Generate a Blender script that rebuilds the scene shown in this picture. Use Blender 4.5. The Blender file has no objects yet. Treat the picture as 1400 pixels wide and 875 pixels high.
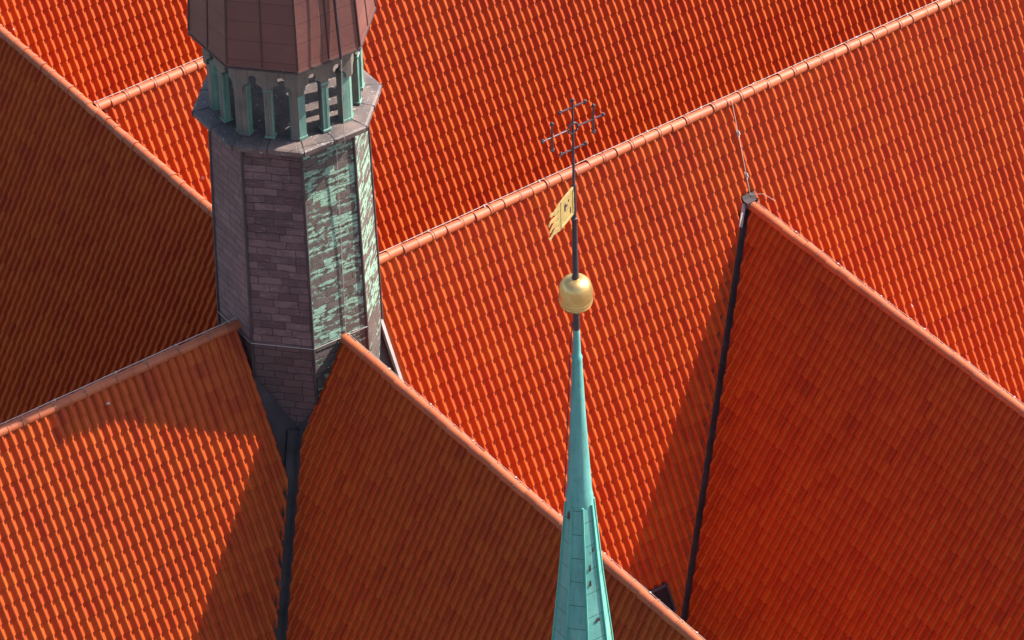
import bpy, bmesh, math, random
import numpy as np
from mathutils import Vector, Matrix

random.seed(7)
rng = np.random.default_rng(7)
sc = bpy.context.scene
COL = sc.collection
U = 0.2                      # one tile column = 0.2 m; all numbers below are in tile columns
R = math.radians

# ------------------------------------------------------------------ camera
cd = bpy.data.cameras.new('camera')
cam = bpy.data.objects.new('camera', cd)
COL.objects.link(cam)
cd.sensor_width = 36.0
cd.sensor_fit = 'HORIZONTAL'
cd.lens = 6730.08 / 1400 * 36.0
cd.clip_start = 1.0
cd.clip_end = 6000.0
_r = Vector((0.80711, -0.58998, -0.02222)); _u = Vector((0.37687, 0.48587, 0.7886)); _b = Vector((-0.45447, -0.64486, 0.6145))
m4 = Matrix.Identity(4)
for i in range(3):
    m4[i][0], m4[i][1], m4[i][2] = _r[i], _u[i], _b[i]
m4.translation = Vector((-214.55619, -341.04501, 308.94975)) * U
cam.matrix_world = m4
sc.camera = cam

# ------------------------------------------------------------------ light
SUN = Vector((1.0, -0.237, 1.0)).normalized()       # direction towards the sun
EXPOSURE = 1.30
SUN_POWER = 5.0
SKY = 0.092
w = bpy.data.worlds.new('World'); sc.world = w; w.use_nodes = True
nt = w.node_tree
sky = nt.nodes.new('ShaderNodeTexSky'); sky.sky_type = 'NISHITA'; sky.sun_disc = False
sky.sun_elevation = math.asin(SUN.z); sky.sun_rotation = math.atan2(SUN.x, SUN.y)
sky.air_density = 1.0; sky.dust_density = 2.5; sky.ozone_density = 1.0
bg = nt.nodes['Background']; bg.inputs['Strength'].default_value = SKY
nt.links.new(sky.outputs[0], bg.inputs[0])
sl = bpy.data.lights.new('sun', 'SUN'); sl.energy = SUN_POWER; sl.angle = R(0.5); sl.color = (1.0, 0.93, 0.82)
so = bpy.data.objects.new('sun', sl); COL.objects.link(so)
so.rotation_euler = SUN.to_track_quat('Z', 'Y').to_euler()
vs = sc.view_settings
vs.view_transform = 'Standard'; vs.look = 'None'; vs.gamma = 1.0; vs.exposure = EXPOSURE; vs.use_curve_mapping = False

# ------------------------------------------------------------------ materials
class N:
    """small node helper"""
    def __init__(s, name):
        s.m = bpy.data.materials.new(name); s.m.use_nodes = True
        s.t = s.m.node_tree; s.p = s.t.nodes['Principled BSDF']
    def n(s, typ, **kw):
        x = s.t.nodes.new(typ)
        for k, v in kw.items():
            if k in x.inputs.keys(): x.inputs[k].default_value = v
            else: setattr(x, k, v)
        return x
    def l(s, a, b): s.t.links.new(a, b)
    def mix(s, fac, a, b, mode='MIX'):
        x = s.t.nodes.new('ShaderNodeMix'); x.data_type = 'RGBA'; x.blend_type = mode
        for i, v in ((0, fac), (6, a), (7, b)):
            if hasattr(v, 'links'): s.l(v, x.inputs[i])
            elif i == 0: x.inputs[0].default_value = v
            else: x.inputs[i].default_value = (*v, 1)
        return x.outputs[2]
    def ramp(s, v, *stops):
        x = s.t.nodes.new('ShaderNodeValToRGB'); e = x.color_ramp.elements
        e[0].position, e[1].position = stops[0][0], stops[-1][0]
        e[0].color = (*stops[0][1], 1); e[1].color = (*stops[-1][1], 1)
        for p, c in stops[1:-1]:
            k = e.new(p); k.color = (*c, 1)
        s.l(v, x.inputs[0]); return x.outputs[0]
    def noise(s, scale, detail=4, rough=.6, coord=None, vec=None):
        x = s.n('ShaderNodeTexNoise'); x.inputs['Scale'].default_value = scale
        x.inputs['Detail'].default_value = detail; x.inputs['Roughness'].default_value = rough
        if vec is None:
            tc = s.n('ShaderNodeTexCoord'); vec = tc.outputs[coord or 'Object']
        s.l(vec, x.inputs['Vector']); return x
    def bump(s, h, strength=.3, dist=.01):
        b = s.n('ShaderNodeBump'); b.inputs['Strength'].default_value = strength; b.inputs['Distance'].default_value = dist
        s.l(h, b.inputs['Height']); s.l(b.outputs[0], s.p.inputs['Normal'])

def g(v): return (v, v, v)

def tile_material(name, c0, c1, c2, rough=.48, spec=.28):
    k = N(name)
    at = k.n('ShaderNodeAttribute', attribute_name='rnd')
    base = k.ramp(at.outputs['Fac'], (0, tuple(x * .86 for x in c0)), (.03, c0), (.45, c1), (.8, c1), (1, c2))
    n1 = k.noise(.55, 5, .6); n2 = k.noise(9, 5, .65)
    b2 = k.mix(k.ramp(n1.outputs[0], (.35, g(0)), (.75, g(.35))), base, tuple(x * .72 for x in c1))
    b3 = k.mix(k.ramp(n2.outputs[0], (.45, g(0)), (.8, g(.3))), b2, tuple(x * .6 for x in c0))
    # a few pale bird droppings, far apart
    vo = k.n('ShaderNodeTexVoronoi'); vo.inputs['Scale'].default_value = 1.0
    tc = k.n('ShaderNodeTexCoord'); k.l(tc.outputs['Object'], vo.inputs['Vector'])
    near = k.n('ShaderNodeMath', operation='LESS_THAN'); n6 = k.noise(16, 3, .7)
    wv = k.n('ShaderNodeMath', operation='MULTIPLY_ADD'); k.l(n6.outputs[0], wv.inputs[0]); wv.inputs[1].default_value = .16; k.l(vo.outputs['Distance'], wv.inputs[2])
    k.l(wv.outputs[0], near.inputs[0]); near.inputs[1].default_value = .118
    sc_ = k.n('ShaderNodeSeparateColor'); k.l(vo.outputs['Color'], sc_.inputs[0])
    rare = k.n('ShaderNodeMath', operation='GREATER_THAN'); k.l(sc_.outputs[0], rare.inputs[0]); rare.inputs[1].default_value = .93
    both = k.n('ShaderNodeMath', operation='MULTIPLY'); k.l(near.outputs[0], both.inputs[0]); k.l(rare.outputs[0], both.inputs[1])
    b3 = k.mix(both.outputs[0], b3, (.50, .40, .38))
    k.l(b3, k.p.inputs['Base Color'])
    rr = k.n('ShaderNodeMapRange'); k.l(n2.outputs[0], rr.inputs[0]); rr.inputs[3].default_value = rough - .08; rr.inputs[4].default_value = rough + .14
    k.l(rr.outputs[0], k.p.inputs['Roughness'])
    k.p.inputs['Specular IOR Level'].default_value = spec
    k.bump(n2.outputs[0], .12, .01)
    return k.m

def plain(name, c, rough=.5, metal=0., var=.25, scale=3., spec=.5, bump=.15):
    k = N(name)
    n1 = k.noise(scale, 6, .65); n2 = k.noise(scale * 7, 4, .6)
    a = k.mix(k.ramp(n1.outputs[0], (.3, g(0)), (.7, g(1))), tuple(x * (1 - var) for x in c), tuple(min(1, x * (1 + var)) for x in c))
    b = k.mix(k.ramp(n2.outputs[0], (.5, g(0)), (.8, g(.4))), a, tuple(x * .6 for x in c))
    k.l(b, k.p.inputs['Base Color']); k.p.inputs['Roughness'].default_value = rough
    k.p.inputs['Metallic'].default_value = metal; k.p.inputs['Specular IOR Level'].default_value = spec
    if bump: k.bump(n2.outputs[0], bump, .01)
    return k.m

M = {}
M['tile'] = tile_material('clay_tile', (.360, .037, .0036), (.410, .058, .0036), (.435, .073, .0050))
M['ridge'] = tile_material('clay_ridge_tile', (.34, .070, .022), (.385, .088, .028), (.42, .102, .036), .55, .6)
M['lead'] = plain('dark_lead_sheet', (.050, .038, .041), .6, .0, .5, 1.4)
M['pale_metal'] = plain('pale_zinc_strip', (.38, .35, .34), .5, .2, .2, 3.)
M['wire'] = plain('galvanised_wire', (.55, .50, .47), .45, .5, .15, 8., bump=0)
M['clip'] = plain('ridge_clip_metal', (.30, .17, .13), .5, .3, .2, 8., bump=0)
M['iron'] = plain('dark_iron', (.075, .050, .062), .45, .5, .3, 9.)
M['glass'] = plain('dark_roof_glass', (.02, .02, .025), .15, 0, .2, 3., bump=0)
M['capcopper'] = None

def gold():
    k = N('gilded_copper')
    n = k.noise(6, 5, .6)
    c = k.ramp(n.outputs[0], (.3, (.70, .40, .13)), (.7, (.86, .57, .25)))
    k.l(c, k.p.inputs['Base Color']); k.p.inputs['Metallic'].default_value = .90; k.p.inputs['Roughness'].default_value = .33
    k.bump(n.outputs[0], .08, .01)
    return k.m
M['gold'] = gold()
M['vane_gold'] = plain('yellow_gilt_vane', (.42, .29, .11), .45, .3, .2, 12.)

def cap_copper():
    k = N('brown_copper_sheet')
    uv = k.n('ShaderNodeUVMap')
    br = k.n('ShaderNodeTexBrick')
    br.inputs['Scale'].default_value = 1.; br.inputs['Brick Width'].default_value = 26.; br.inputs['Row Height'].default_value = 2.2
    br.inputs['Mortar Size'].default_value = .045; br.inputs['Mortar Smooth'].default_value = .4; br.offset = 0.
    br.inputs['Color1'].default_value = (0, 0, 0, 1); br.inputs['Color2'].default_value = (1, 1, 1, 1); br.inputs['Mortar'].default_value = (.5, .5, .5, 1)
    k.l(uv.outputs[0], br.inputs['Vector'])
    n1 = k.noise(1.3, 6, .65); n2 = k.noise(11, 4, .6)
    a = k.mix(br.outputs['Color'], (.150, .052, .042), (.185, .072, .058))
    b = k.mix(k.ramp(n1.outputs[0], (.3, g(0)), (.72, g(.7))), a, (.110, .040, .040))
    st = k.n('ShaderNodeMapping'); st.inputs['Scale'].default_value = (3, 3, .35)
    tc = k.n('ShaderNodeTexCoord'); k.l(tc.outputs['Object'], st.inputs[0])
    n3 = k.noise(4, 5, .7, vec=st.outputs[0])
    c = k.mix(k.ramp(n3.outputs[0], (.66, g(0)), (.74, g(.5))), b, (.36, .30, .28))
    d = k.mix(br.outputs['Fac'], c, (.07, .028, .026))
    k.l(d, k.p.inputs['Base Color']); k.p.inputs['Roughness'].default_value = .55
    hs = k.n('ShaderNodeMath', operation='SUBTRACT'); k.l(n2.outputs[0], hs.inputs[0]); k.l(br.outputs['Fac'], hs.inputs[1])
    k.bump(hs.outputs[0], .35, .012)
    return k.m
M['capcopper'] = cap_copper()

def plate_copper():
    """coursed copper plates; attribute 'patina' holds green weathering, and sky light painted into the left face"""
    k = N('coursed_copper_plates'); RH = .92
    uv = k.n('ShaderNodeUVMap')
    def mth(op, a, b=None, c=None):
        x = k.n('ShaderNodeMath', operation=op)
        for i_, v_ in enumerate((a, b, c)):
            if v_ is None: continue
            if hasattr(v_, 'links'): k.l(v_, x.inputs[i_])
            else: x.inputs[i_].default_value = v_
        return x.outputs[0]
    nw = k.noise(.7, 4, .6, vec=uv.outputs[0])
    wob = k.n('ShaderNodeVectorMath', operation='MULTIPLY_ADD')
    k.l(nw.outputs['Color'], wob.inputs[0]); wob.inputs[1].default_value = (.34, .50, 0); k.l(uv.outputs[0], wob.inputs[2])
    br = k.n('ShaderNodeTexBrick')
    for nm, v in (('Scale', 1.), ('Brick Width', 2.05), ('Row Height', RH), ('Mortar Size', .05), ('Mortar Smooth', .6)):
        br.inputs[nm].default_value = v
    br.offset = .42; br.squash = 1.25; br.squash_frequency = 3
    br.inputs['Color1'].default_value = (0, 0, 0, 1); br.inputs['Color2'].default_value = (1, 1, 1, 1); br.inputs['Mortar'].default_value = (.5, .5, .5, 1)
    k.l(wob.outputs[0], br.inputs['Vector'])
    sx = k.n('ShaderNodeSeparateXYZ'); k.l(wob.outputs[0], sx.inputs[0])
    fr = mth('FRACT', mth('DIVIDE', sx.outputs[1], RH))                  # place within a course
    edge = mth('ABSOLUTE', mth('SUBTRACT', fr, .5))
    n1 = k.noise(2.0, 7, .68); n2 = k.noise(14, 5, .7)
    mp = k.n('ShaderNodeMapping'); mp.inputs['Scale'].default_value = (.62, 1.05, 1); k.l(uv.outputs[0], mp.inputs[0])
    n3 = k.noise(1.3, 7, .68, vec=mp.outputs[0])
    mp2 = k.n('ShaderNodeMapping'); mp2.inputs['Scale'].default_value = (.5, 3.2, 1); k.l(uv.outputs[0], mp2.inputs[0])
    n4 = k.noise(1.6, 6, .7, vec=mp2.outputs[0])
    brown = k.mix(br.outputs['Color'], (.085, .044, .046), (.195, .112, .112))
    brown = k.mix(k.ramp(n1.outputs[0], (.46, g(0)), (.64, g(.75))), brown, (.075, .040, .046))
    brown = k.mix(k.ramp(n4.outputs[0], (.56, g(0)), (.68, g(.75))), brown, (.27, .205, .205))
    brown = k.mix(k.ramp(n4.outputs[0], (.30, g(.8)), (.40, g(0))), brown, (.040, .024, .028))
    at0 = k.n('ShaderNodeAttribute', attribute_name='patina_skylight')
    brown = k.mix(mth('MAXIMUM', mth('MULTIPLY', at0.outputs['Fac'], 4.), 0.), brown, (.235, .135, .138))  # left face: lightness from the sky painted into its brown
    brown = k.mix(mth('MAXIMUM', mth('MULTIPLY', at0.outputs['Fac'], -6.), 0.), brown, (.062, .034, .032))
    green = k.mix(k.ramp(n2.outputs[0], (.35, g(0)), (.7, g(1))), (.150, .270, .205), (.30, .43, .335))
    dark = k.mix(br.outputs['Color'], (.045, .037, .037), (.105, .080, .074))
    dark = k.mix(k.ramp(n4.outputs[0], (.56, g(0)), (.68, g(.6))), dark, (.17, .15, .14))
    at = k.n('ShaderNodeAttribute', attribute_name='patina_skylight')
    m1 = mth('MULTIPLY_ADD', edge, .26, n3.outputs[0])
    m2 = mth('MULTIPLY_ADD', br.outputs['Color'], -.20, m1)
    s2 = mth('ADD', mth('MULTIPLY_ADD', at.outputs['Fac'], .42, -.26), m2)
    weathered = k.mix(k.ramp(s2, (.495, g(0)), (.56, g(1))), dark, green)
    c = k.mix(mth('GREATER_THAN', at.outputs['Fac'], .2), brown, weathered)
    d = k.mix(mth('MULTIPLY', br.outputs['Fac'], k.ramp(n1.outputs[0], (.40, g(.15)), (.62, g(.85)))), c, (.035, .025, .028))
    k.l(d, k.p.inputs['Base Color'])
    k.p.inputs['Roughness'].default_value = .6; k.p.inputs['Specular IOR Level'].default_value = .35
    # every course overlaps the one below: a saw-tooth profile, dented by noise
    h = mth('MULTIPLY_ADD', fr, -.9, mth('MULTIPLY_ADD', n1.outputs[0], 1.2, mth('MULTIPLY', br.outputs['Fac'], -.8)))
    k.bump(h, .8, .04)
    return k.m
M['plates'] = plate_copper()

def verdigris(name, c0, c1, stain, scale=1.6, sheets=False, rough=.55):
    k = N(name)
    n1 = k.noise(scale, 6, .65); n2 = k.noise(scale * 6, 5, .65)
    a = k.mix(k.ramp(n1.outputs[0], (.3, g(0)), (.7, g(1))), c0, c1)
    b = k.mix(k.ramp(n2.outputs[0], (.52, g(0)), (.78, g(.45))), a, tuple(x * .55 for x in c0))
    mp = k.n('ShaderNodeMapping'); mp.inputs['Scale'].default_value = (1, 1, .3)
    tc = k.n('ShaderNodeTexCoord'); k.l(tc.outputs['Object'], mp.inputs[0])
    n3 = k.noise(scale * 1.7, 5, .7, vec=mp.outputs[0])
    c = k.mix(k.ramp(n3.outputs[0], (.62, g(0)), (.70, g(.8))), b, stain)
    mpv = k.n('ShaderNodeMapping'); mpv.inputs['Scale'].default_value = (5, 5, .22); k.l(tc.outputs['Object'], mpv.inputs[0])
    n5 = k.noise(2.2, 5, .65, vec=mpv.outputs[0])
    c = k.mix(k.ramp(n5.outputs[0], (.50, g(0)), (.66, g(.55))), c, tuple(x * .62 for x in c0))
    c = k.mix(k.ramp(n5.outputs[0], (.32, g(.5)), (.42, g(0))), c, tuple(min(1, x * 1.25) for x in c1))
    h = n2.outputs[0]
    if sheets:
        uv = k.n('ShaderNodeUVMap'); br = k.n('ShaderNodeTexBrick'); br.offset = 0.
        for nm, v in (('Scale', 1.), ('Brick Width', 26.), ('Row Height', 2.6), ('Mortar Size', .05), ('Mortar Smooth', .6)): br.inputs[nm].default_value = v
        br.inputs['Color1'].default_value = (0, 0, 0, 1); br.inputs['Color2'].default_value = (1, 1, 1, 1)
        k.l(uv.outputs[0], br.inputs['Vector'])
        tone = k.mix(k.ramp(br.outputs['Color'], (0, g(.25)), (1, g(0))), c, tuple(x * .70 for x in c0))
        c = k.mix(br.outputs['Fac'], tone, tuple(x * .30 for x in c0))
        hs = k.n('ShaderNodeMath', operation='SUBTRACT'); k.l(h, hs.inputs[0]); k.l(br.outputs['Fac'], hs.inputs[1]); h = hs.outputs[0]
    k.l(c, k.p.inputs['Base Color']); k.p.inputs['Roughness'].default_value = rough; k.p.inputs['Specular IOR Level'].default_value = .4
    k.bump(h, .2, .01)
    return k.m
M['spire'] = verdigris('verdigris_sheet', (.095, .310, .285), (.160, .410, .370), (.200, .290, .200), 1.2, True)
M['sleeve'] = verdigris('smooth_verdigris_sleeve', (.095, .310, .290), (.155, .400, .365), (.090, .300, .275), .8)
M['seam'] = verdigris('bright_verdigris_seam', (.075, .330, .270), (.110, .400, .320), (.060, .260, .220), 2.)
M['post'] = verdigris('verdigris_post', (.085, .200, .170), (.190, .310, .255), (.120, .080, .065), 2.2)
M['arch'] = verdigris('grey_copper_panel', (.100, .092, .082), (.180, .150, .130), (.085, .155, .130), 2.6)

def deck():
    k = N('stained_deck_copper')
    n1 = k.noise(1.2, 6, .65); n2 = k.noise(7, 6, .7); n3 = k.noise(22, 3, .6)
    a = k.mix(k.ramp(n1.outputs[0], (.35, g(0)), (.65, g(1))), (.055, .042, .045), (.15, .105, .095))
    b = k.mix(k.ramp(n2.outputs[0], (.60, g(0)), (.66, g(.7))), a, (.42, .40, .38))
    c = k.mix(k.ramp(n3.outputs[0], (.65, g(0)), (.70, g(.6))), b, (.50, .50, .48))
    k.l(c, k.p.inputs['Base Color']); k.p.inputs['Roughness'].default_value = .6
    k.bump(n2.outputs[0], .2, .01)
    return k.m
M['deck'] = deck()
M['wall'] = plain('dark_red_brick_wall', (.22, .085, .055), .8, 0, .3, 1.5)
M['ground'] = plain('paving_ground', (.10, .095, .09), .9, 0, .3, .05)

# ------------------------------------------------------------------ helpers
def link(name, me, mat, parent=None, smooth=False):
    o = bpy.data.objects.new(name, me); COL.objects.link(o)
    if mat is not None: me.materials.append(M[mat])
    if parent is not None: o.parent = parent
    if smooth: me.polygons.foreach_set('use_smooth', [True] * len(me.polygons))
    return o

def thing(name, label, cat, loc=(0, 0, 0), group=None):
    o = bpy.data.objects.new(name, None); COL.objects.link(o)
    o.location = Vector(loc) * U; o.empty_display_size = .3
    o['label'] = label; o['category'] = cat; o['kind'] = 'thing'
    if group: o['group'] = group
    return o

class MB:
    """collects vertices and faces (in tile columns), builds ONE mesh object"""
    def __init__(s): s.v = []; s.f = []
    def add(s, vs, fs):
        b = len(s.v); s.v += [tuple(x) for x in vs]; s.f += [tuple(i + b for i in f) for f in fs]
    def box(s, c, sx, sy, sz, ax=(1, 0, 0), ay=(0, 1, 0), az=(0, 0, 1)):
        c, ax, ay, az = map(Vector, (c, ax, ay, az))
        vs = [c + ax * (sx * i / 2) + ay * (sy * j / 2) + az * (sz * k / 2) for i in (-1, 1) for j in (-1, 1) for k in (-1, 1)]
        s.add(vs, [(0, 1, 3, 2), (4, 6, 7, 5), (0, 4, 5, 1), (2, 3, 7, 6), (0, 2, 6, 4), (1, 5, 7, 3)])
    def tube(s, pts, r, n=8, cap=True):
        pts = [Vector(p) for p in pts]; rs = r if isinstance(r, (list, tuple)) else [r] * len(pts)
        rings = []
        for i, p in enumerate(pts):
            d = (pts[min(i + 1, len(pts) - 1)] - pts[max(i - 1, 0)]).normalized()
            a = d.cross(Vector((0, 0, 1)) if abs(d.z) < .9 else Vector((1, 0, 0))).normalized(); b = d.cross(a)
            rings.append([p + (a * math.cos(6.28318 * k / n) + b * math.sin(6.28318 * k / n)) * rs[i] for k in range(n)])
        fs = []
        for i in range(len(pts) - 1):
            for k in range(n):
                fs.append((i * n + k, i * n + (k + 1) % n, (i + 1) * n + (k + 1) % n, (i + 1) * n + k))
        if cap: fs += [tuple(range(n))[::-1], tuple(range((len(pts) - 1) * n, len(pts) * n))]
        s.add([q for rr in rings for q in rr], fs)
    def lathe(s, prof, n=24, c=(0, 0, 0), rot=0., cap=True):
        vs = [(c[0] + r * math.cos(rot + 6.283185 * k / n), c[1] + r * math.sin(rot + 6.283185 * k / n), c[2] + z) for r, z in prof for k in range(n)]
        fs = [(i * n + k, i * n + (k + 1) % n, (i + 1) * n + (k + 1) % n, (i + 1) * n + k) for i in range(len(prof) - 1) for k in range(n)]
        if cap: fs += [tuple(range(n))[::-1], tuple(range((len(prof) - 1) * n, len(prof) * n))]
        s.add(vs, fs)
    def ball(s, c, r, n=10, m=7):
        s.lathe([(max(1e-3, r * math.sin(math.pi * i / m)), -r * math.cos(math.pi * i / m)) for i in range(m + 1)], n, c)
    def build(s, name, mat, parent=None, smooth=False):
        me = bpy.data.meshes.new(name)
        me.from_pydata([(x * U, y * U, z * U) for x, y, z in s.v], [], s.f); me.update()
        o = link(name, me, mat, parent, smooth)
        if smooth:
            bm = bmesh.new(); bm.from_mesh(me)
            for e in bm.edges:
                if len(e.link_faces) == 2 and e.calc_face_angle(0) > R(38): e.smooth = False
            bm.to_mesh(me); bm.free()
        return o

# ------------------------------------------------------------------ tiled slopes
PITCH = R(61.556)
CP, SP, T = math.cos(PITCH), math.sin(PITCH), math.tan(PITCH)
L = 1.613
PX = np.array([-.15, -.05, .02, .14, .24, .295, .325, .355, .39, .44, .50, .56, .61, .65, .69, .73, .77, .815, .855, .89, .925, .955, .98, 1.0, 1.015])
PH = np.array([.040, .016, .002, .0, .006, .032, .080, .135, .182, .234, .290, .343, .382, .404, .417, .421, .412, .376, .325, .255, .178, .107, .046, .010, -.005])
PXT = PX - .050 * np.clip((PX - .50) / .4, 0, 1)       # the tile narrows towards its head
PHT = PH * .88
TH = .13                    # thickness of a tile at its lower edge

def tiled_slope(name, parent, origin, xdir, up, cols, rows, cuts=(), s_off=0., seed=1, lift=.155):
    """pantiles laid in columns along xdir, courses running down from origin; cuts = vertical planes (point, normal kept side)"""
    rg = np.random.default_rng(seed)
    o = np.array(origin, float); xd = np.array(xdir, float); up = np.array(up, float); n = np.cross(xd, up)
    c0, c1 = cols; r0, r1 = rows
    ci, ri = np.meshgrid(np.arange(c0, c1), np.arange(r0, r1)); ci = ci.ravel(); ri = ri.ravel()
    # drop tiles wholly outside the cuts
    keep = np.ones(len(ci), bool)
    for p, nn in cuts:
        cen = o + (ci[:, None] + .5) * xd - ((ri[:, None] + .5) * L + s_off) * up
        keep &= ((cen - np.array(p)) @ np.array(nn)) > -2.2
    ci, ri = ci[keep], ri[keep]; nt_ = len(ci); K = len(PX)
    OV = .28
    jx = rg.normal(0, .012, nt_); jn = rg.normal(0, .010, nt_); js = rg.normal(0, .018, nt_); jt = rg.normal(0, .006, nt_)
    rowwave = .02 * np.sin(ci * .37 + ri * .21)
    X = ci[:, None] + PX[None, :] + jx[:, None]
    tilt = (PX - .5)[None, :] * jt[:, None]
    s_top = ri * L + s_off - OV; s_bot = (ri + 1) * L + s_off + js + rowwave
    H = PH[None, :] + tilt
    XT = ci[:, None] + PXT[None, :] + jx[:, None]
    top = (o + XT[..., None] * xd - s_top[:, None, None] * up + (PHT[None, :] + tilt)[..., None] * n)
    nose = (o + X[..., None] * xd - s_bot[:, None, None] * up + (H + lift + jn[:, None])[..., None] * n)
    lip = (o + X[..., None] * xd - s_bot[:, None, None] * up + (H + lift - TH - .02 + jn[:, None])[..., None] * n)
    V = np.concatenate([top, nose, nose, lip], axis=1)      # 4K verts per tile
    k = np.arange(K - 1)
    q1 = np.stack([K + k, K + k + 1, k + 1, k], 1)
    q2 = np.stack([3 * K + k, 3 * K + k + 1, 2 * K + k + 1, 2 * K + k], 1)
    # small side face on the roll's edge
    q3 = np.array([[K - 1, 2 * K - 1, 4 * K - 1, K - 1]])[:, :3]
    Q = np.concatenate([q1, q2])
    F = (Q[None] + (np.arange(nt_) * 4 * K)[:, None, None]).reshape(-1, 4)
    me = bpy.data.meshes.new(name)
    Vf = (V.reshape(-1, 3) * U).astype(np.float32)
    me.vertices.add(len(Vf)); me.vertices.foreach_set('co', Vf.ravel())
    me.loops.add(F.size); me.loops.foreach_set('vertex_index', F.ravel().astype(np.int32))
    me.polygons.add(len(F)); me.polygons.foreach_set('loop_start', np.arange(0, F.size, 4, dtype=np.int32))
    me.update(calc_edges=True)
    a = me.attributes.new('rnd', 'FLOAT', 'FACE')
    rv = rg.random(nt_); a.data.foreach_set('value', np.repeat(rv, len(Q)).astype(np.float32))
    me.polygons.foreach_set('use_smooth', np.ones(len(F), bool))
    if cuts:
        bm = bmesh.new(); bm.from_mesh(me)
        for p, nn in cuts:
            bmesh.ops.bisect_plane(bm, geom=bm.verts[:] + bm.edges[:] + bm.faces[:], dist=1e-5,
                                   plane_co=Vector(p) * U, plane_no=Vector(nn), clear_inner=True)
        bm.to_mesh(me); bm.free()
    me.validate(); me.update()
    return link(name, me, 'tile', parent)

def far_slope(parent, a, b, down, length):
    """the slope that falls away behind a ridge"""
    a, b, d = Vector(a), Vector(b), Vector(down)
    mb = MB(); k = 12
    vs = []
    for i in range(k + 1):
        vs += [a - (a - b) * (i / k) , a - (a - b) * (i / k) + d * length]
    mb.add(vs, [(2 * i, 2 * i + 1, 2 * i + 3, 2 * i + 2) for i in range(k)])
    return mb.build('back_slope', 'tile', parent)

RC = 1.86                    # ridge tile spacing
def ridge(parent, start, direction, count, phase=0., seed=3, clips=True, every=2, rr=.535):
    """half-round ridge tiles with a raised collar; returns (caps, clips)"""
    rg = random.Random(seed)
    d = Vector(direction).normalized(); p0 = Vector(start); side = d.cross(Vector((0, 0, 1))).normalized(); up = side.cross(d)
    mb = MB(); n = 12; clip_at = []; rnds = []
    def ring(p, r, drop=.30):
        out = []
        for i in range(n + 1):
            a = math.pi * (i / n) * 1.16 - .08 * math.pi
            out.append(p + side * math.cos(a) * r * 1.02 + up * (math.sin(a) * r))
        return out
    for i in range(count):
        s = (i + phase) * RC
        j = rg.uniform(-.04, .04); dz = rg.uniform(-.045, .045); ds = side * rg.uniform(-.05, .05)
        sect = [(-.02, rr * 1.11), (.20, rr * 1.11), (.23, rr * 1.04), (RC * .55, rr), (RC + .10, rr * .955)]
        b = len(mb.v); rings = [ring(p0 + ds + d * (s + q + j) + up * dz, r) for q, r in sect]
        vs = [v for rg_ in rings for v in rg_]
        fs = []
        for a_ in range(len(sect) - 1):
            for k in range(n):
                fs.append((a_ * (n + 1) + k, a_ * (n + 1) + k + 1, (a_ + 1) * (n + 1) + k + 1, (a_ + 1) * (n + 1) + k))
        # front lip
        inner = ring(p0 + ds + d * (s - .02 + j) + up * dz, rr * .98)
        o_ = len(vs); vs += inner
        for k in range(n): fs.append((o_ + k, o_ + k + 1, k + 1, k))
        mb.add(vs, fs); rnds += [rg.random()] * len(fs)
        if clips and i % every == 0:
            clip_at.append(p0 + d * (s + .27 + j) + up * dz)
    o = mb.build('ridge', 'ridge', parent)
    me = o.data; a = me.attributes.new('rnd', 'FLOAT', 'FACE'); a.data.foreach_set('value', rnds)
    bm = bmesh.new(); bm.from_mesh(me)
    for f in bm.faces: f.smooth = True
    for e in bm.edges:
        if len(e.link_faces) == 2 and e.calc_face_angle(0) > R(34): e.smooth = False
    bm.to_mesh(me); bm.free()
    if clip_at:
        q = ring(Vector((0, 0, 0)), rr * 1.10); cl = MB(); cl.tube(q[1:-1], .035, 5); e = q[n // 2 + 2]; cl.tube([e, e + up * .16 + d * .12], .04, 5)
        first = cl.build('ridge_clip', 'clip', o); first.location = clip_at[0] * U
        for c in clip_at[1:]:
            k2 = first.copy(); COL.objects.link(k2); k2.parent = o; k2.location = c * U
    return o

def ridge_wire(parent, start, direction, length, off, h=.62, r=.032, step=4):
    """lightning conductor carried beside the ridge on small holders"""
    d = Vector(direction).normalized(); p = Vector(start); off = Vector(off); mb = MB(); rg = random.Random(5)
    k = int(length / RC / step * 2) + 1; pts = []
    for i in range(k + 1):
        pts.append(p + d * (length * i / k) + off + Vector((0, 0, h + (0 if i % 2 == 0 else -.035) + rg.uniform(-.012, .012))))
    mb.tube(pts, r, 6)
    for i in range(0, k + 1, 2):
        q = pts[i]; mb.tube([q, q - off * .8 - Vector((0, 0, .30))], r * 1.1, 5); mb.box(q, .16, .16, .10)
    return mb.build('conductor_wire', 'wire', parent)

UPX = (0, CP, SP)            # up-slope of slopes that face -Y
UPY = (CP, 0, SP)            # up-slope of slopes that face -X
APX = -.33                   # tile plane below the ridge centre line
CLEAR = 8.75                 # tiles stop this far from the turret's axis

# ------------------------------------------------------------------ setting
gm = MB(); gm.add([(-9000, -9000, -150), (9000, -9000, -150), (9000, 9000, -150), (-9000, 9000, -150)], [(0, 1, 2, 3)])
go = gm.build('ground', 'ground'); go['kind'] = 'structure'

# ------------------------------------------------------------------ roofs
GX, GY, GZ, GP = 53.8, -5.4, -9.8, R(56.1)
GT = math.tan(GP); GC, GS = math.cos(GP), math.sin(GP)
def vplane(p, direc, keep):
    """vertical plane through p along direc whose kept side holds the point keep"""
    d = Vector((direc[0], direc[1], 0)).normalized(); n = Vector((-d.y, d.x, 0))
    if (keep[0] - p[0]) * n.x + (keep[1] - p[1]) * n.y < 0: n = -n
    return n
def cutline(p, direc, keep, gap):
    n = vplane(p, direc, keep); q = Vector((p[0], p[1], 0)) + n * gap
    return (tuple(q), tuple(n))

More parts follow.
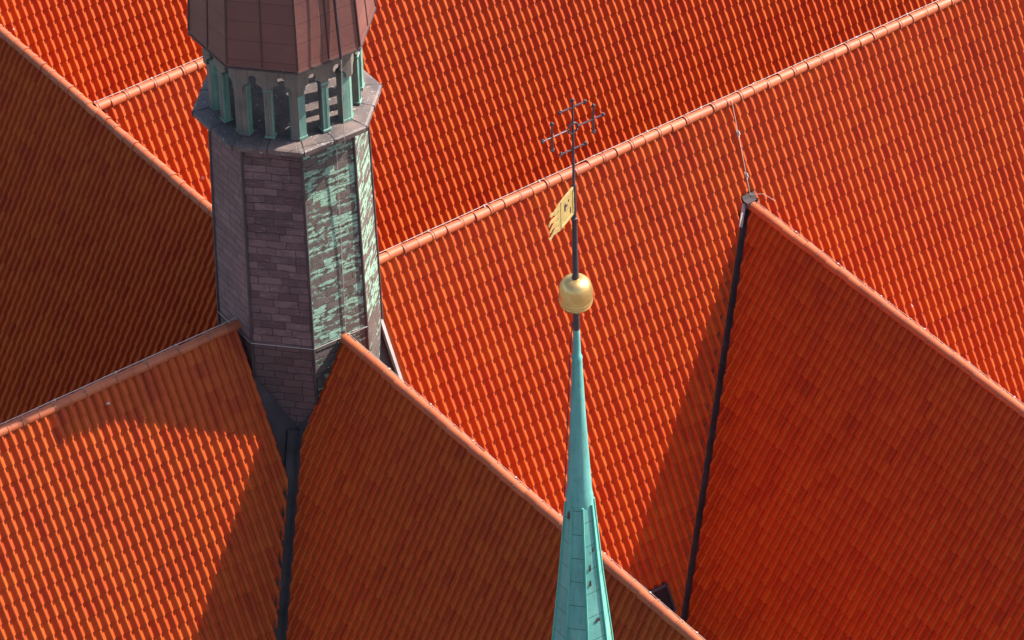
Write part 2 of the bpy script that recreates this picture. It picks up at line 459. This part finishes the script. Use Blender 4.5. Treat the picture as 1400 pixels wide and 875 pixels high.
# roof wing left of the turret (sunlit, low left)
rD = thing('tiled_roof', 'orange pantile roof at lower left, half sunlit and half in the turret shadow', 'roof', (-40, 0, -20))
def sub(parent, o):          # keep world position under a moved Empty
    o.location = -Vector(parent.location)
    return o
sub(rD, tiled_slope('tile_slope', rD, (-.75, 0, APX), (1, 0, 0), UPX, (-64, -8), (0, 24),
            [cutline((0, 0), (1, 1), (-20, -1, 0), .32)], .18, 11))
sub(rD, far_slope(rD, (-70, 0, APX), (-8.7, 0, APX), (0, CP, -SP), 42))
sub(rD, ridge(rD, (-8.2, 0, -.18), (-1, 0, 0), 32, 0, 4))
sub(rD, ridge_wire(rD, (-8.5, 0, 0), (-1, 0, 0), 58, (0, .42, 0), .36))

# roof wing right of the turret (broad sunlit slope)
rA = thing('tiled_roof', 'broad sunlit orange pantile roof behind the green spire, with the longest ridge', 'roof', (40, 0, -20))
vF = (1 / GT, 1 / T)         # valley of the side roof: horizontal direction
cutF = cutline((GX, GY), (1 / GT, 1 / T), (20, -5, 0), .38)
sub(rA, tiled_slope('tile_slope', rA, (.15, 0, APX), (1, 0, 0), UPX, (7, 54), (0, 40), [cutF, cutline((0, 0), (1, -1), (20, -1, 0), .6)], .18, 12))
sub(rA, tiled_slope('tile_slope', rA, (.15, 0, APX), (1, 0, 0), UPX, (54, 110), (0, 40), [], .18, 13))
sub(rA, far_slope(rA, (8.7, 0, APX), (110, 0, APX), (0, CP, -SP), 42))
sub(rA, ridge(rA, (8.3, 0, -.18), (1, 0, 0), 55, 0, 5))
sub(rA, ridge_wire(rA, (8.5, 0, 0), (1, 0, 0), 101, (0, .42, 0), .36))

# roof wing behind the turret, falling to the left (shaded)
rB = thing('tiled_roof', 'dark red shaded pantile slope behind the turret, filling the left edge', 'roof', (0, 40, -20))
sub(rB, tiled_slope('tile_slope', rB, (0, .3, APX), (0, -1, 0), UPY, (-80, -8), (0, 30), [], .18, 14, .20))
sub(rB, far_slope(rB, (0, 8.7, APX), (0, 80, APX), (CP, 0, -SP), 42))
sub(rB, ridge(rB, (0, 8.4, -.18), (0, 1, 0), 39, 0, 6, True, 1))
# roof wing in front of the turret, falling to the left (shaded)
CX, CZ = -.42, -1.13
rC = thing('tiled_roof', 'deep red shaded pantile roof in front of the turret, behind the green spire foot', 'roof', (0, -40, -20))
sub(rC, tiled_slope('tile_slope', rC, (CX, -.35, CZ + APX), (0, -1, 0), UPY, (7, 84), (0, 27),
            [cutline((0, -.6), (1, 1), (0, -20, 0), .32)], .18, 15, .21))
sub(rC, far_slope(rC, (CX, -8, CZ + APX), (CX, -84, CZ + APX), (CP, 0, -SP), 42))
sub(rC, ridge(rC, (CX, -7.35, CZ - .18), (0, -1, 0), 42, 0, 7))
sub(rC, ridge_wire(rC, (CX, -7.6, CZ), (0, -1, 0), 76, (.42, 0, 0), .30, .025))

# cross roof behind the right wing
Y2 = 41.2
rE = thing('tiled_roof', 'sunlit red pantile roof', 'roof', (40, Y2, -20))
rE['label'] = 'sunlit red pantile roof behind the turret, beyond the longest ridge'
sub(rE, tiled_slope('tile_slope', rE, (.4, Y2, APX), (1, 0, 0), UPX, (0, 118), (0, 27), [cutline((0, Y2), (1, -1), (20, Y2, 0), .5)], .18, 16))
sub(rE, far_slope(rE, (0, Y2, APX), (118, Y2, APX), (0, CP, -SP), 42))
sub(rE, ridge(rE, (.4, Y2, -.18), (1, 0, 0), 63, 0, 8))
sub(rE, ridge_wire(rE, (.6, Y2, 0), (1, 0, 0), 117, (0, .42, 0), .36))

# farthest parallel roof
Y3 = 82.4
rF = thing('tiled_roof', 'sunlit pantile slope in the top left corner, farthest of the roofs', 'roof', (20, Y3, -20))
sub(rF, tiled_slope('tile_slope', rF, (.1, Y3, APX), (1, 0, 0), UPX, (0, 64), (0, 27), [cutline((0, Y3), (1, -1), (20, Y3, 0), .5)], .18, 17))
sub(rF, far_slope(rF, (0, Y3, APX), (64, Y3, APX), (0, CP, -SP), 42))
sub(rF, ridge(rF, (.4, Y3, -.18), (1, 0, 0), 34, 0, 9))

# lower side roof on the right (shaded slope)
rG = thing('tiled_roof', 'dark shaded pantile roof at lower right, starting from the sunlit roof behind it', 'roof', (GX, -40, -30))
UPG = (GC, 0, GS)
sub(rG, tiled_slope('tile_slope', rG, (GX, -.1, GZ + APX), (0, -1, 0), UPG, (5, 76), (0, 36),
            [cutline((GX, GY), (1 / GT, 1 / T), (GX, -40, 0), .34)], .18, 18, .21))
sub(rG, far_slope(rG, (GX, GY - .5, GZ + APX), (GX, -76, GZ + APX), (GC, 0, -GS), 55))
sub(rG, ridge(rG, (GX, GY - .75, GZ - .18), (0, -1, 0), 38, 0, 10))
sub(rG, ridge_wire(rG, (GX, GY - .6, GZ), (0, -1, 0), 68, (.42, 0, 0), .30, .025))

# ------------------------------------------------------------------ valleys and flashings (sheet metal)
def valley(parent, p, direc, n1, n2, length, w=1.5, sink=.10, name='valley_gutter'):
    """two strips of dark sheet lying along a valley: p start, direc down the valley, n1/n2 in-slope directions away from it"""
    p, d, a, b = Vector(p), Vector(direc).normalized(), Vector(n1), Vector(n2)
    mb = MB(); k = 10; vs = []
    for i in range(k + 1):
        q = p + d * (length * i / k)
        vs += [q + a * w, q, q + b * w]
    fs = []
    for i in range(k):
        fs += [(3 * i, 3 * i + 1, 3 * i + 4, 3 * i + 3), (3 * i + 1, 3 * i + 2, 3 * i + 5, 3 * i + 4)]
    mb.add(vs, fs)
    # folded standing lips
    for e in (a, b):
        mb.tube([p + e * w * .98 + Vector((0, 0, .06)), p + d * length + e * w * .98 + Vector((0, 0, .06))], .07, 6)
    return sub(parent, mb.build(name, 'lead', parent))
def inslope(n, d):
    v = Vector(n).cross(Vector(d)).normalized(); return v
nE = Vector((0, -SP, CP)); nC = Vector((-SP, 0, CP)); nG = Vector((-GS, 0, GC))
dv = Vector((-1, -1, -T)).normalized()
aE = nE.cross(dv); aE = aE if aE.x < 0 else -aE
aC = nC.cross(dv); aC = aC if aC.y < 0 else -aC
valley(rC, Vector((0, -.35, -.75)) + dv * 13.6, dv, aE, aC, 33, 1.2)
dg = Vector((-1 / GT, -1 / T, -1)).normalized()
aF = nE.cross(dg); aF = aF if aF.x < 0 else -aF
aG = nG.cross(dg); aG = aG if aG.y < 0 else -aG
valley(rG, Vector((GX, GY, GZ - .42)) - dg * .8, dg, aF, aG, 62, 1.3)
# dark lead hood and a pale strip at the head of the side roof
mb = MB(); mb.box(Vector((GX, GY, GZ - .15)) + dg * 1.5 + aF * .75 + nE * .35, .42, .12, 2.6, aF, nE, dg)
sub(rG, mb.build('apex_strip', 'pale_metal', rG))
mb = MB(); mb.box(Vector((GX + .1, GY + .15, GZ + .05)) + nE * .3, 1.7, .25, 1.5, (1, 0, 0), nE, (0, CP, SP)); mb.box(Vector((GX, GY - .35, GZ + .1)), 1.5, .9, .8)
sub(rG, mb.build('apex_hood', 'lead', rG))

# conductor wire from the long ridge down to the head of the side roof
mb = MB(); pts = []
p0 = Vector((55.3, -.1, .25)); p1 = Vector((GX + .3, GY + .4, GZ + .6)); p2 = Vector((GX + 1.6, GY - 2.6, GZ + .9))
for i in range(9):
    q = p0.lerp(p1, i / 8) + nE * .38; pts.append(q)
pts += [p1.lerp(p2, .5) + Vector((.4, .2, .2)), p2]
mb.tube(pts, .035, 6)
sub(rA, mb.build('conductor_wire', 'wire', rA))
for fr in (.36, .80):
    q = p0.lerp(p1, fr) + nE * .30
    mb = MB(); mb.box(q, .22, .85, .10, (1, 0, 0), (0, CP, SP), nE); mb.box(q + nE * .12 + Vector((.1, 0, 0)), .12, .4, .2, (1, 0, 0), (0, CP, SP), nE)
    sub(rA, mb.build('wire_holder', 'pale_metal', rA))

# roof hatch low on the right wing, half hidden by the front ridge
hs = Vector((28.4, 0, APX)) - Vector(UPX) * 47.2 + nE * .2
mb = MB(); ax = Vector((1, 0, 0)); ay = Vector(UPX)
for (cx, cy, sx, sy) in ((0, 1.5, 2.3, .3), (0, -1.5, 2.3, .3), (-1.05, 0, .25, 3.0), (1.05, 0, .25, 3.0)):
    mb.box(hs + ax * cx + ay * cy + nE * .25, sx, sy, .6, ax, ay, nE)
hatch = sub(rA, mb.build('roof_hatch', 'lead', rA))
mb = MB(); mb.box(hs + nE * .35, 1.9, 2.8, .12, ax, ay, nE); mb.build('pane', 'glass', hatch)

# ------------------------------------------------------------------ ridge turret
TX, TY = -.62, .46
tur = thing('ridge_turret', 'tall octagonal turret of brown and green copper with an open gallery under its cap', 'tower', (TX, TY, -18))
A0 = R(20.5)                 # octagon corners, faces look along the axes
def oc(r, z, k, off=0.): a = A0 + R(45) * k + off; return Vector((r * math.cos(a), r * math.sin(a), z))
ZB, ZR = -2.0, 23.8          # local: origin at z=-18
def loc(z): return z + 18.0
SH0, SH1 = 8.45, 7.95

# shaft, one mesh, UV per face
me = bpy.data.meshes.new('shaft'); bm = bmesh.new(); uvl = bm.loops.layers.uv.new('UVMap'); pl = bm.faces.layers.float.new('patina_skylight')
zs = [0., loc(-1.1), loc(ZR)]
ring_r = [8.62, 8.42, 7.95]
pat_sky = {}
for k in range(8):
    # face k lies between corner k and k+1; its normal points to 45*(k+1)
    nang = (45 * (k + 1)) % 360
    pat_sky[k] = {270: .72, 315: .76, 0: .8, 45: .5, 180: .10}.get(nang, 0.0)  # greening per face; the left face's value only paints in sky light
rows_ = [[bm.verts.new(oc(r, z, k) * U) for k in range(8)] for r, z in zip(ring_r, zs)]
for i in range(len(zs) - 1):
    for k in range(8):
        f = bm.faces.new((rows_[i][k], rows_[i][(k + 1) % 8], rows_[i + 1][(k + 1) % 8], rows_[i + 1][k]))
        wd = ring_r[i] * .7654
        for lp, (uu, vv) in zip(f.loops, ((0, zs[i]), (wd, zs[i]), (wd, zs[i + 1]), (0, zs[i + 1]))):
            lp[uvl].uv = (uu + k * 7.37, vv)
        f[pl] = pat_sky[k] if i else (pat_sky[k] * .72 if pat_sky[k] > .2 else -.10)   # the lowest plates are browner
bm.to_mesh(me); bm.free()
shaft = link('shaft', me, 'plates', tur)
mb0 = None
for k in range(8):
    mb = MB(); mb.tube([oc(8.64, zs[0], k), oc(8.44, zs[1], k), oc(7.97, zs[2], k)], .16, 6)
    mb.build('corner_strip', 'lead', shaft)
# wire round the shaft
mb = MB(); mb.tube([oc(8.58, loc(-1.0), k % 8) for k in range(3, 7)] + [Vector((1.1, -8.0, loc(-.7)))], .032, 6)
mb.build('conductor_wire', 'wire', tur)

# gallery deck with its projecting rim
mb = MB()
mb.lathe([(7.6, loc(ZR) - .6), (8.6, loc(ZR) - .55), (9.55, loc(ZR) + .05), (9.64, loc(ZR) + .12), (9.64, loc(ZR) + .62), (9.4, loc(ZR) + .74), (7.2, loc(ZR) + .98), (.01, loc(ZR) + 1.0)], 8, rot=A0, cap=False)
deck_o = mb.build('gallery_deck', 'deck', tur)
ZD = loc(ZR) + .95
for k in range(8):
    for fr in (.02, .5):
        a = oc(9.68, loc(ZR) + .66, k).lerp(oc(9.68, loc(ZR) + .66, k + 1), fr); b = oc(7.4, ZD + .04, k).lerp(oc(7.4, ZD + .04, k + 1), fr)
        mb = MB(); mb.tube([a, b], .07, 5); mb.tube([a, a - Vector((0, 0, .5))], .07, 5); mb.build('deck_seam', 'lead', deck_o)

# posts: one at every corner, one in the middle of every face
ZA = loc(30.5)               # springing of the arcade panels
ZC = loc(34.05)               # eave of the cap
RP = 8.15
def post(c, nrm, wdt, dep, z0, z1, name):
    nrm = Vector(nrm).normalized(); tg = Vector((-nrm.y, nrm.x, 0))
    mb = MB(); c = Vector(c); h = z1 - z0
    mb.box(c + Vector((0, 0, z0 + h / 2)), wdt, dep, h, tg, nrm)
    mb.box(c + Vector((0, 0, z0 + .16)), wdt + .22, dep + .22, .32, tg, nrm)
    mb.box(c + Vector((0, 0, z1 - .22)), wdt + .18, dep + .18, .28, tg, nrm)
    mb.tube([c + nrm * (dep / 2 + .02) + tg * (wdt * .1) + Vector((0, 0, z0 + .35)), c + nrm * (dep / 2 + .02) + tg * (wdt * .1) + Vector((0, 0, z1 - .4))], .05, 5)
    o = mb.build(name, 'post', tur); skin(o)
    bm = bmesh.new(); bm.from_mesh(o.data)
    bmesh.ops.bevel(bm, geom=bm.edges[:], offset=.012, segments=1, affect='EDGES'); bm.to_mesh(o.data); bm.free()
    return o
def corner_post(k, z0, z1):
    """a corner post whose two outer faces lie in the two faces of the octagon"""
    mb = MB(); W = .82
    def prism(grow, za, zb):
        c = oc(RP - .30 + grow, 0, k); t1 = (oc(RP, 0, k - 1) - oc(RP, 0, k)).normalized(); t2 = (oc(RP, 0, k + 1) - oc(RP, 0, k)).normalized(); r = -c.normalized()
        ring = [c, c + t1 * (W + grow), c + t1 * (W + grow) + r * (.75 + grow), c + t2 * (W + grow) + r * (.75 + grow), c + t2 * (W + grow)]
        mb.add([p + Vector((0, 0, z)) for z in (za, zb) for p in ring], [tuple(range(5)), tuple(range(9, 4, -1))] + [(i, i + 5, (i + 1) % 5 + 5, (i + 1) % 5) for i in range(5)])
    prism(0, z0, z1); prism(.10, z0, z0 + .30); prism(.09, z1 - .42, z1 - .14)
    o = mb.build('corner_post', 'post', tur); skin(o)
def skin(o):
    me = o.data; me.materials.append(M['arch'])
    bm = bmesh.new(); bm.from_mesh(me); bmesh.ops.recalc_face_normals(bm, faces=bm.faces[:])
    for f in bm.faces:                             # the weather side has kept its brown-grey skin
        if f.normal.dot(Vector((-.92, -.39, 0))) > .80: f.material_index = 1
    bm.to_mesh(me); bm.free()
for k in range(8):
    corner_post(k, ZD, ZA + .4)
    mdp = (oc(RP - .45, 0, k) + oc(RP - .45, 0, k + 1)) / 2
    post((mdp.x, mdp.y, 0), mdp, .80, .80, ZD, ZA + .2, 'mullion')

# arcade panels with two pierced arches each
def arch_panel(k):
    a, b = oc(RP, 0, k), oc(RP, 0, k + 1); wd = (b - a).length; tg = (b - a).normalized(); nr = Vector((tg.y, -tg.x, 0))
    if nr.dot((a + b) / 2) < 0: nr = -nr
    H = ZC - ZA; cu = bpy.data.curves.new('arch_panel', 'CURVE'); cu.dimensions = '2D'; cu.fill_mode = 'BOTH'; cu.extrude = .16 * U; cu.bevel_depth = 0
    pts = [(0, H), (0, -.35), (.62, -.35)]
    def lobe(cx, half):
        out = []
        for i in range(9):
            t_ = i / 8 * math.pi
            out.append((cx - half * math.cos(t_), .05 + half * .72 * math.sin(t_)))
        # a small round lobe on top of the arch
        top = []
        for i in range(11):
            t_ = math.pi * (-.22 + 1.44 * i / 10)
            top.append((cx - .42 * math.cos(t_), 1.28 + .46 * math.sin(t_)))
        return [(cx - half, -.35)] + out[:4] + top + out[5:] + [(cx + half, -.35)]
    q = wd / 4
    hf = q - .50
    pts += lobe(q + .12, hf) + lobe(3 * q - .12, hf) + [(wd - .62, -.35), (wd, -.35), (wd, H)]
    sp = cu.splines.new('POLY'); sp.points.add(len(pts) - 1); sp.use_cyclic_u = True
    for p_, (x, y) in zip(sp.points, pts): p_.co = (x * U, y * U, 0, 1)
    tmp = bpy.data.objects.new('arch_panel', cu); me = bpy.data.meshes.new_from_object(tmp)
    bpy.data.objects.remove(tmp); bpy.data.curves.remove(cu)
    mt = Matrix(((tg.x, 0, nr.x, a.x * U), (tg.y, 0, nr.y, a.y * U), (0, 1, 0, ZA * U), (0, 0, 0, 1)))
    mt[0][3] -= nr.x * .17 * U; mt[1][3] -= nr.y * .17 * U
    me.transform(mt); me.update()
    return link('arch_panel', me, 'arch', tur)
for k in range(8): arch_panel(k)

# cap: tall octagonal spire of copper sheet (only its foot is in the picture)
me = bpy.data.meshes.new('cap'); bm = bmesh.new(); uvl = bm.loops.layers.uv.new('UVMap')
prof = [(8.0, ZC + .05), (9.25, ZC - .30), (9.38, ZC - .12), (9.34, ZC + .1), (8.70, ZC + 10), (7.8, ZC + 20), (6.2, ZC + 34), (4.2, ZC + 52), (2., ZC + 74), (.15, ZC + 96)]
rws = [[bm.verts.new(oc(r, z, k) * U) for k in range(8)] for r, z in prof]
for i in range(len(prof) - 1):
    for k in range(8):
        f = bm.faces.new((rws[i][k], rws[i][(k + 1) % 8], rws[i + 1][(k + 1) % 8], rws[i + 1][k]))
        w0, w1 = prof[i][0] * .7654, prof[i + 1][0] * .7654
        for lp, (uu, vv) in zip(f.loops, ((-w0 / 2, prof[i][1]), (w0 / 2, prof[i][1]), (w1 / 2, prof[i + 1][1]), (-w1 / 2, prof[i + 1][1]))):
            lp[uvl].uv = (uu + k * 26 + 13.0, vv)
bm.to_mesh(me); bm.free()
cap = link('cap', me, 'capcopper', tur)
pr2 = prof[3:]
for k in range(8):
    mb = MB(); mb.tube([oc(r + .03, z, k) for r, z in pr2], .11, 6); mb.build('cap_seam', 'capcopper', cap)
    mb = MB(); mb.tube([(oc(r + .02, z, k) + oc(r + .02, z, k + 1)) / 2 for r, z in pr2], .085, 5); mb.build('cap_seam', 'capcopper', cap)
mb = MB(); mb.lathe([(9.28, ZC - .34), (9.45, ZC - .34), (9.45, ZC - .16), (9.28, ZC - .16)], 8, rot=A0, cap=False); mb.build('eave_trim', 'lead', cap)
# conductor cable down the sunlit side: cap face, gallery, shaft
nf = Vector((0, -1, 0)); tg = Vector((1, 0, 0)); ap = math.cos(R(22.5))
mb = MB(); pts = []
for z, r in ((ZC + 30, 6.7), (ZC + 20, 7.8), (ZC + 10, 8.8), (ZC + 5, 9.2), (ZC - .1, 9.72)):
    pts.append(nf * (r * ap + .16) + tg * .75 + Vector((0, 0, z)))
mb.tube(pts, .16, 6); mb.build('cable_duct', 'iron', tur)
mb = MB()
mb.tube([pts[-1] + nf * .05, nf * (9.75 * ap + .05) + tg * .72 + Vector((0, 0, ZC - 4)), nf * (9.85 * ap) + tg * .7 + Vector((0, 0, loc(ZR) + .7)), nf * (9.85 * ap + .05) + tg * .7 + Vector((0, 0, loc(ZR))),
         nf * (8.05 * ap + .25) + tg * .6 + Vector((0, 0, loc(ZR) - 1.6)), nf * (8.2 * ap + .15) + tg * .5 + Vector((0, 0, loc(10))), nf * (8.4 * ap + .12) + tg * .4 + Vector((0, 0, loc(-1)))], .035, 6)
mb.build('conductor_wire', 'wire', tur)
mb = MB()
mb.tube([nf * (r * ap + .1) + tg * x + Vector((0, 0, z)) for z, r, x in ((ZC + 22, 7.6, -.9), (ZC + 10, 8.8, -1.15), (ZC + 6, 9.15, -1.0), (ZC + .2, 9.6, -1.2))], .05, 5)
mb.build('conductor_wire', 'iron', tur)

# base flashings: dark saddle plates against the roof wings and an upstand strip on the right
def plate(vs, mat, name, th=.12):
    vs = [Vector(v) for v in vs]; n = (vs[1] - vs[0]).cross(vs[2] - vs[0]).normalized(); mb = MB(); k = len(vs)
    mb.add(vs + [v - n * th for v in vs], [tuple(range(k)), tuple(range(2 * k - 1, k - 1, -1))] + [(i, k + i, k + (i + 1) % k, (i + 1) % k) for i in range(k)])
    o = mb.build(name, mat, tur); o.location = -Vector(tur.location); return o
def onE(x, y): return Vector((x, y, T * y + APX - .5))
def onC(x, y): return Vector((x, y, T * (x - CX) + CZ + APX - .5))
plate([onE(-9.4, -.3), onE(-9.4, -9.5), onE(-3.2, -3.2), onE(-3.2, -.3)], 'lead', 'base_flashing')
plate([onC(-.9, -9.0), onC(-9.6, -9.6), onC(-3.0, -3.0), onC(-.9, -3.0)], 'lead', 'base_flashing')
plate([onE(3.2, -.3), onE(3.2, -9.5), onE(7.1, -9.5), onE(7.1, -.3)][::1], 'lead', 'base_flashing')
mb = MB(); s0 = Vector((6.98, 0, APX)); d_ = -Vector(UPX)
mb.box(s0 + d_ * 9.0 + nE * .30, .34, 9.5, .55, (1, 0, 0), UPX, nE)
o = mb.build('upstand_strip', 'pale_metal', tur); o.location = -Vector(tur.location)

# ------------------------------------------------------------------ green copper spire
SX, SY, SZ = -17.67, -71.27, -34.0
spz = lambda z: z - SZ
spi = thing('copper_spire', 'slender green copper spire topped by a golden ball, yellow vane and iron cross', 'spire', (SX, SY, SZ))
# height of an image row above the row 872 (measured along the axis), scale 15.06 px per unit
def zrow(y): return 12.14 + np.interp(872 - y, [0, 232.5, 478.6, 739.5, 834.5], [0, 20, 40, 60, 67])
def zl(y): return float(spz(zrow(y)))
def pxu(y): return float(np.interp(872 - y, [0, 740], [15.06, 16.2]))
# cladding: octagon
prof = [(6.2, zl(872) - 46), (4.6, zl(872) - 22), (40.3 / pxu(872) / .98, zl(872)), (29.5 / pxu(780), zl(780)), (19.2 / pxu(690), zl(682))]
me = bpy.data.meshes.new('cladding'); bm = bmesh.new(); uvl = bm.loops.layers.uv.new('UVMap')
rws = [[bm.verts.new(oc(r, z, k) * U) for k in range(8)] for r, z in prof]
for i in range(len(prof) - 1):
    for k in range(8):
        f = bm.faces.new((rws[i][k], rws[i][(k + 1) % 8], rws[i + 1][(k + 1) % 8], rws[i + 1][k]))
        w0, w1 = prof[i][0] * .383, prof[i + 1][0] * .383
        for lp, (uu, vv) in zip(f.loops, ((-w0, prof[i][1]), (w0, prof[i][1]), (w1, prof[i + 1][1]), (-w1, prof[i + 1][1]))):
            lp[uvl].uv = (uu + k * 26 + 13.0, vv + k * 1.37)
bm.to_mesh(me); bm.free(); clad = link('cladding', me, 'spire', spi)
for k in range(8):
    mb = MB(); mb.tube([oc(r + .02, z, k) for r, z in prof], .11, 6); mb.build('arris_seam', 'seam', clad)
# rust patches where sheets have lifted
for (y, k, fr, w_, h_) in ((700, 3, .6, .42, 1.0), (765, 5, .35, .3, .9), (784, 5, .3, .35, .8), (832, 5, .6, .6, .5), (742, 5, .7, .22, .6)):
    mb = MB(); z = zl(y); r = float(np.interp(z, [p[1] for p in prof], [p[0] for p in prof]))
    c = oc(r + .03, z, k).lerp(oc(r + .03, z, k + 1), fr); t_ = (oc(r, z, k + 1) - oc(r, z, k)).normalized(); n_ = Vector((t_.y, -t_.x, 0))
    mb.add([c + n_ * .03 - t_ * w_ / 2, c + n_ * .03 + t_ * w_ / 2 + Vector((0, 0, h_ * .1)), c + n_ * .03 + t_ * w_ * .3 + Vector((0, 0, h_)), c + n_ * .02 - t_ * w_ * .2 + Vector((0, 0, h_ * .8))], [(0, 1, 2, 3)])
    mb.build('stain_patch', 'iron', clad)
# round sleeve
ps = [(18.6 / pxu(690), zl(684)), (19.0 / pxu(690), zl(675)), (17.3 / pxu(680), zl(667)), (14.3 / pxu(620), zl(622)), (10.4 / pxu(560), zl(560)), (7.3 / pxu(500), zl(497)), (7.2 / pxu(490), zl(489)), (7.6 / pxu(487), zl(486)), (5.6 / pxu(480), zl(482)), (5.1 / pxu(470), zl(465)), (4.3 / pxu(447), zl(447))]
mb = MB(); mb.lathe(ps, 20, cap=False); sleeve = mb.build('sleeve', 'sleeve', spi, True)
mb = MB(); mb.tube([Vector((-.62 * ps[0][0] - .5, .45 * ps[0][0], zl(675))), Vector((-.62 * ps[4][0] - .45, .45 * ps[4][0], zl(560))), Vector((-.62 * ps[6][0] - .3, .45 * ps[6][0], zl(478))), Vector((-.3, .2, zl(440)))], .045, 5)
mb.build('conductor_wire', 'iron', spi)
# neck
mb = MB(); mb.lathe([(.28, zl(449)), (.32, zl(445)), (.30, zl(436)), (.26, zl(420))], 12); mb.build('neck', 'iron', spi, True)
# ball
zc = zl(401); a_, b_ = 23.2 / 15.8, 27.2 / 15.8
pr = []
for i in range(81):
    t_ = -math.pi / 2 + math.pi * i / 80; e = .72
    pr.append((max(.02, a_ * abs(math.cos(t_)) ** e), zc + b_ * math.copysign(abs(math.sin(t_)) ** e, t_)))
for i, (r_, z_) in enumerate(pr):                  # three beaded lines round the lower half
    q = (z_ - zc) / b_
    for yy in (-.30, -.46, -.62):
        if abs(q - yy) < .028: pr[i] = (r_ + .045, z_)
mb = MB(); mb.lathe(pr, 36); ballo = mb.build('ball', 'gold', spi, True)
# pole
mb = MB()
mb.lathe([(.34, zl(381)), (.34, zl(378)), (.27, zl(374)), (.24, zl(320)), (.22, zl(300)), (.27, zl(299)), (.27, zl(296)), (.19, zl(295)), (.18, zl(256)), (.25, zl(255)), (.25, zl(252)), (.13, zl(250)), (.10, zl(190)), (.085, zl(137))], 10)
pole = mb.build('pole', 'iron', spi, True)
# cross
cr = MB(); zx = zl(174); H_ = 3.15
ex = Vector((1, 0, 0)); ez = Vector((0, 0, 1)); cc = Vector((0, 0, zx)); pr_ = .085
def knob(c, d):
    s_ = ex if abs(d.z) > .5 else ez
    cr.ball(c + d * .05, .15, 8, 5); cr.ball(c - d * .05 + s_ * .13, .11, 7, 4); cr.ball(c - d * .05 - s_ * .13, .11, 7, 4)
cr.tube([cc + ex * .52, cc + ex * H_], pr_, 7); cr.tube([cc - ex * .52, cc - ex * H_], pr_, 7)
knob(cc + ex * H_, ex); knob(cc - ex * H_, -ex); knob(Vector((0, 0, zl(137))), ez)
for s_ in (-1, 1):
    c = cc + ex * (2.15 * s_); cr.tube([c - ez * 1.35, c + ez * 1.35], pr_, 7); knob(c + ez * 1.35, ez); knob(c - ez * 1.35, -ez)
    c = cc + ez * (2.15 * s_); cr.tube([c - ex * 1.30, c + ex * 1.30], pr_, 7); knob(c + ex * 1.30, ex); knob(c - ex * 1.30, -ex)
cross = cr.build('cross', 'iron', spi)
mb = MB(); n = 24
mb.tube([cc + (ex * math.cos(6.28318 * i / n) + ez * math.sin(6.28318 * i / n)) * .50 for i in range(n + 1)], .10, 8); mb.build('cross_ring', 'iron', cross)
# banner vane
tw = Vector((-.577, -.817, 0)); rt = Vector((.817, -.577, 0))
vd = (rt * -15.5 + tw * 30.0).normalized(); vn = Vector((-vd.y, vd.x, 0)); top = zl(252); bot = zl(288)
vh = top - bot; vw = 2.4
vane = MB(); base = Vector((0, 0, bot)) + vd * .22
def vb(x0, x1, y0, y1, th=.09): vane.box(base + vd * ((x0 + x1) / 2) + ez * ((y0 + y1) / 2), x1 - x0, th, y1 - y0, vd, vn, ez)
vb(0, vw, 0, vh, .07)
vane_o = vane.build('banner_vane', 'vane_gold', spi)
vane = MB()
for x0, x1, y0, y1 in ((0, vw, vh - .16, vh + .03), (0, vw, -.03, .16), (-.03, .14, 0, vh), (vw - .12, vw + .06, 0, vh)): vb(x0, x1, y0, y1, .16)
vane.build('vane_frame', 'vane_gold', vane_o)
# pierced emblem: dark small shapes standing a little proud of the plate
vane = MB()
for x0, x1, y0, y1 in ((1.5, 1.72, 1.35, 2.1), (1.18, 1.42, 1.62, 1.85), (.85, 1.0, 1.9, 2.15), (.52, .64, .5, 1.1)):
    vane = MB(); vb(x0, x1, y0, y1, .13); vane.build('emblem_piece', 'iron', vane_o)
for i, ln in enumerate((2.0, 2.3, 2.15, 2.2)):
    y0 = vh * (.875 - .25 * i) + .0
    vt = MB(); pts = []; rs = []
    for j in range(9):
        s_ = j / 8
        pts.append(base + vd * (vw + ln * s_) + ez * (y0 + .16 * math.sin(s_ * 9 + i) * s_ + .10 * s_)); rs.append((.30 * (1 - s_) + .07) * (1.15 if j % 3 == 1 else .9))
    # flat tapering tongue
    vs_, fs_ = [], []
    for p, r_ in zip(pts, rs):
        for a1, a2 in ((1, 1), (1, -1), (-1, -1), (-1, 1)): vs_.append(p + ez * (r_ * a1) + vn * (.045 * a2))
    for j in range(8):
        for q in range(4): fs_.append((4 * j + q, 4 * j + (q + 1) % 4, 4 * j + 4 + (q + 1) % 4, 4 * j + 4 + q))
    fs_ += [(3, 2, 1, 0), (32, 33, 34, 35)]
    vt.add(vs_, fs_); vt.build('vane_tongue', 'vane_gold', vane_o)
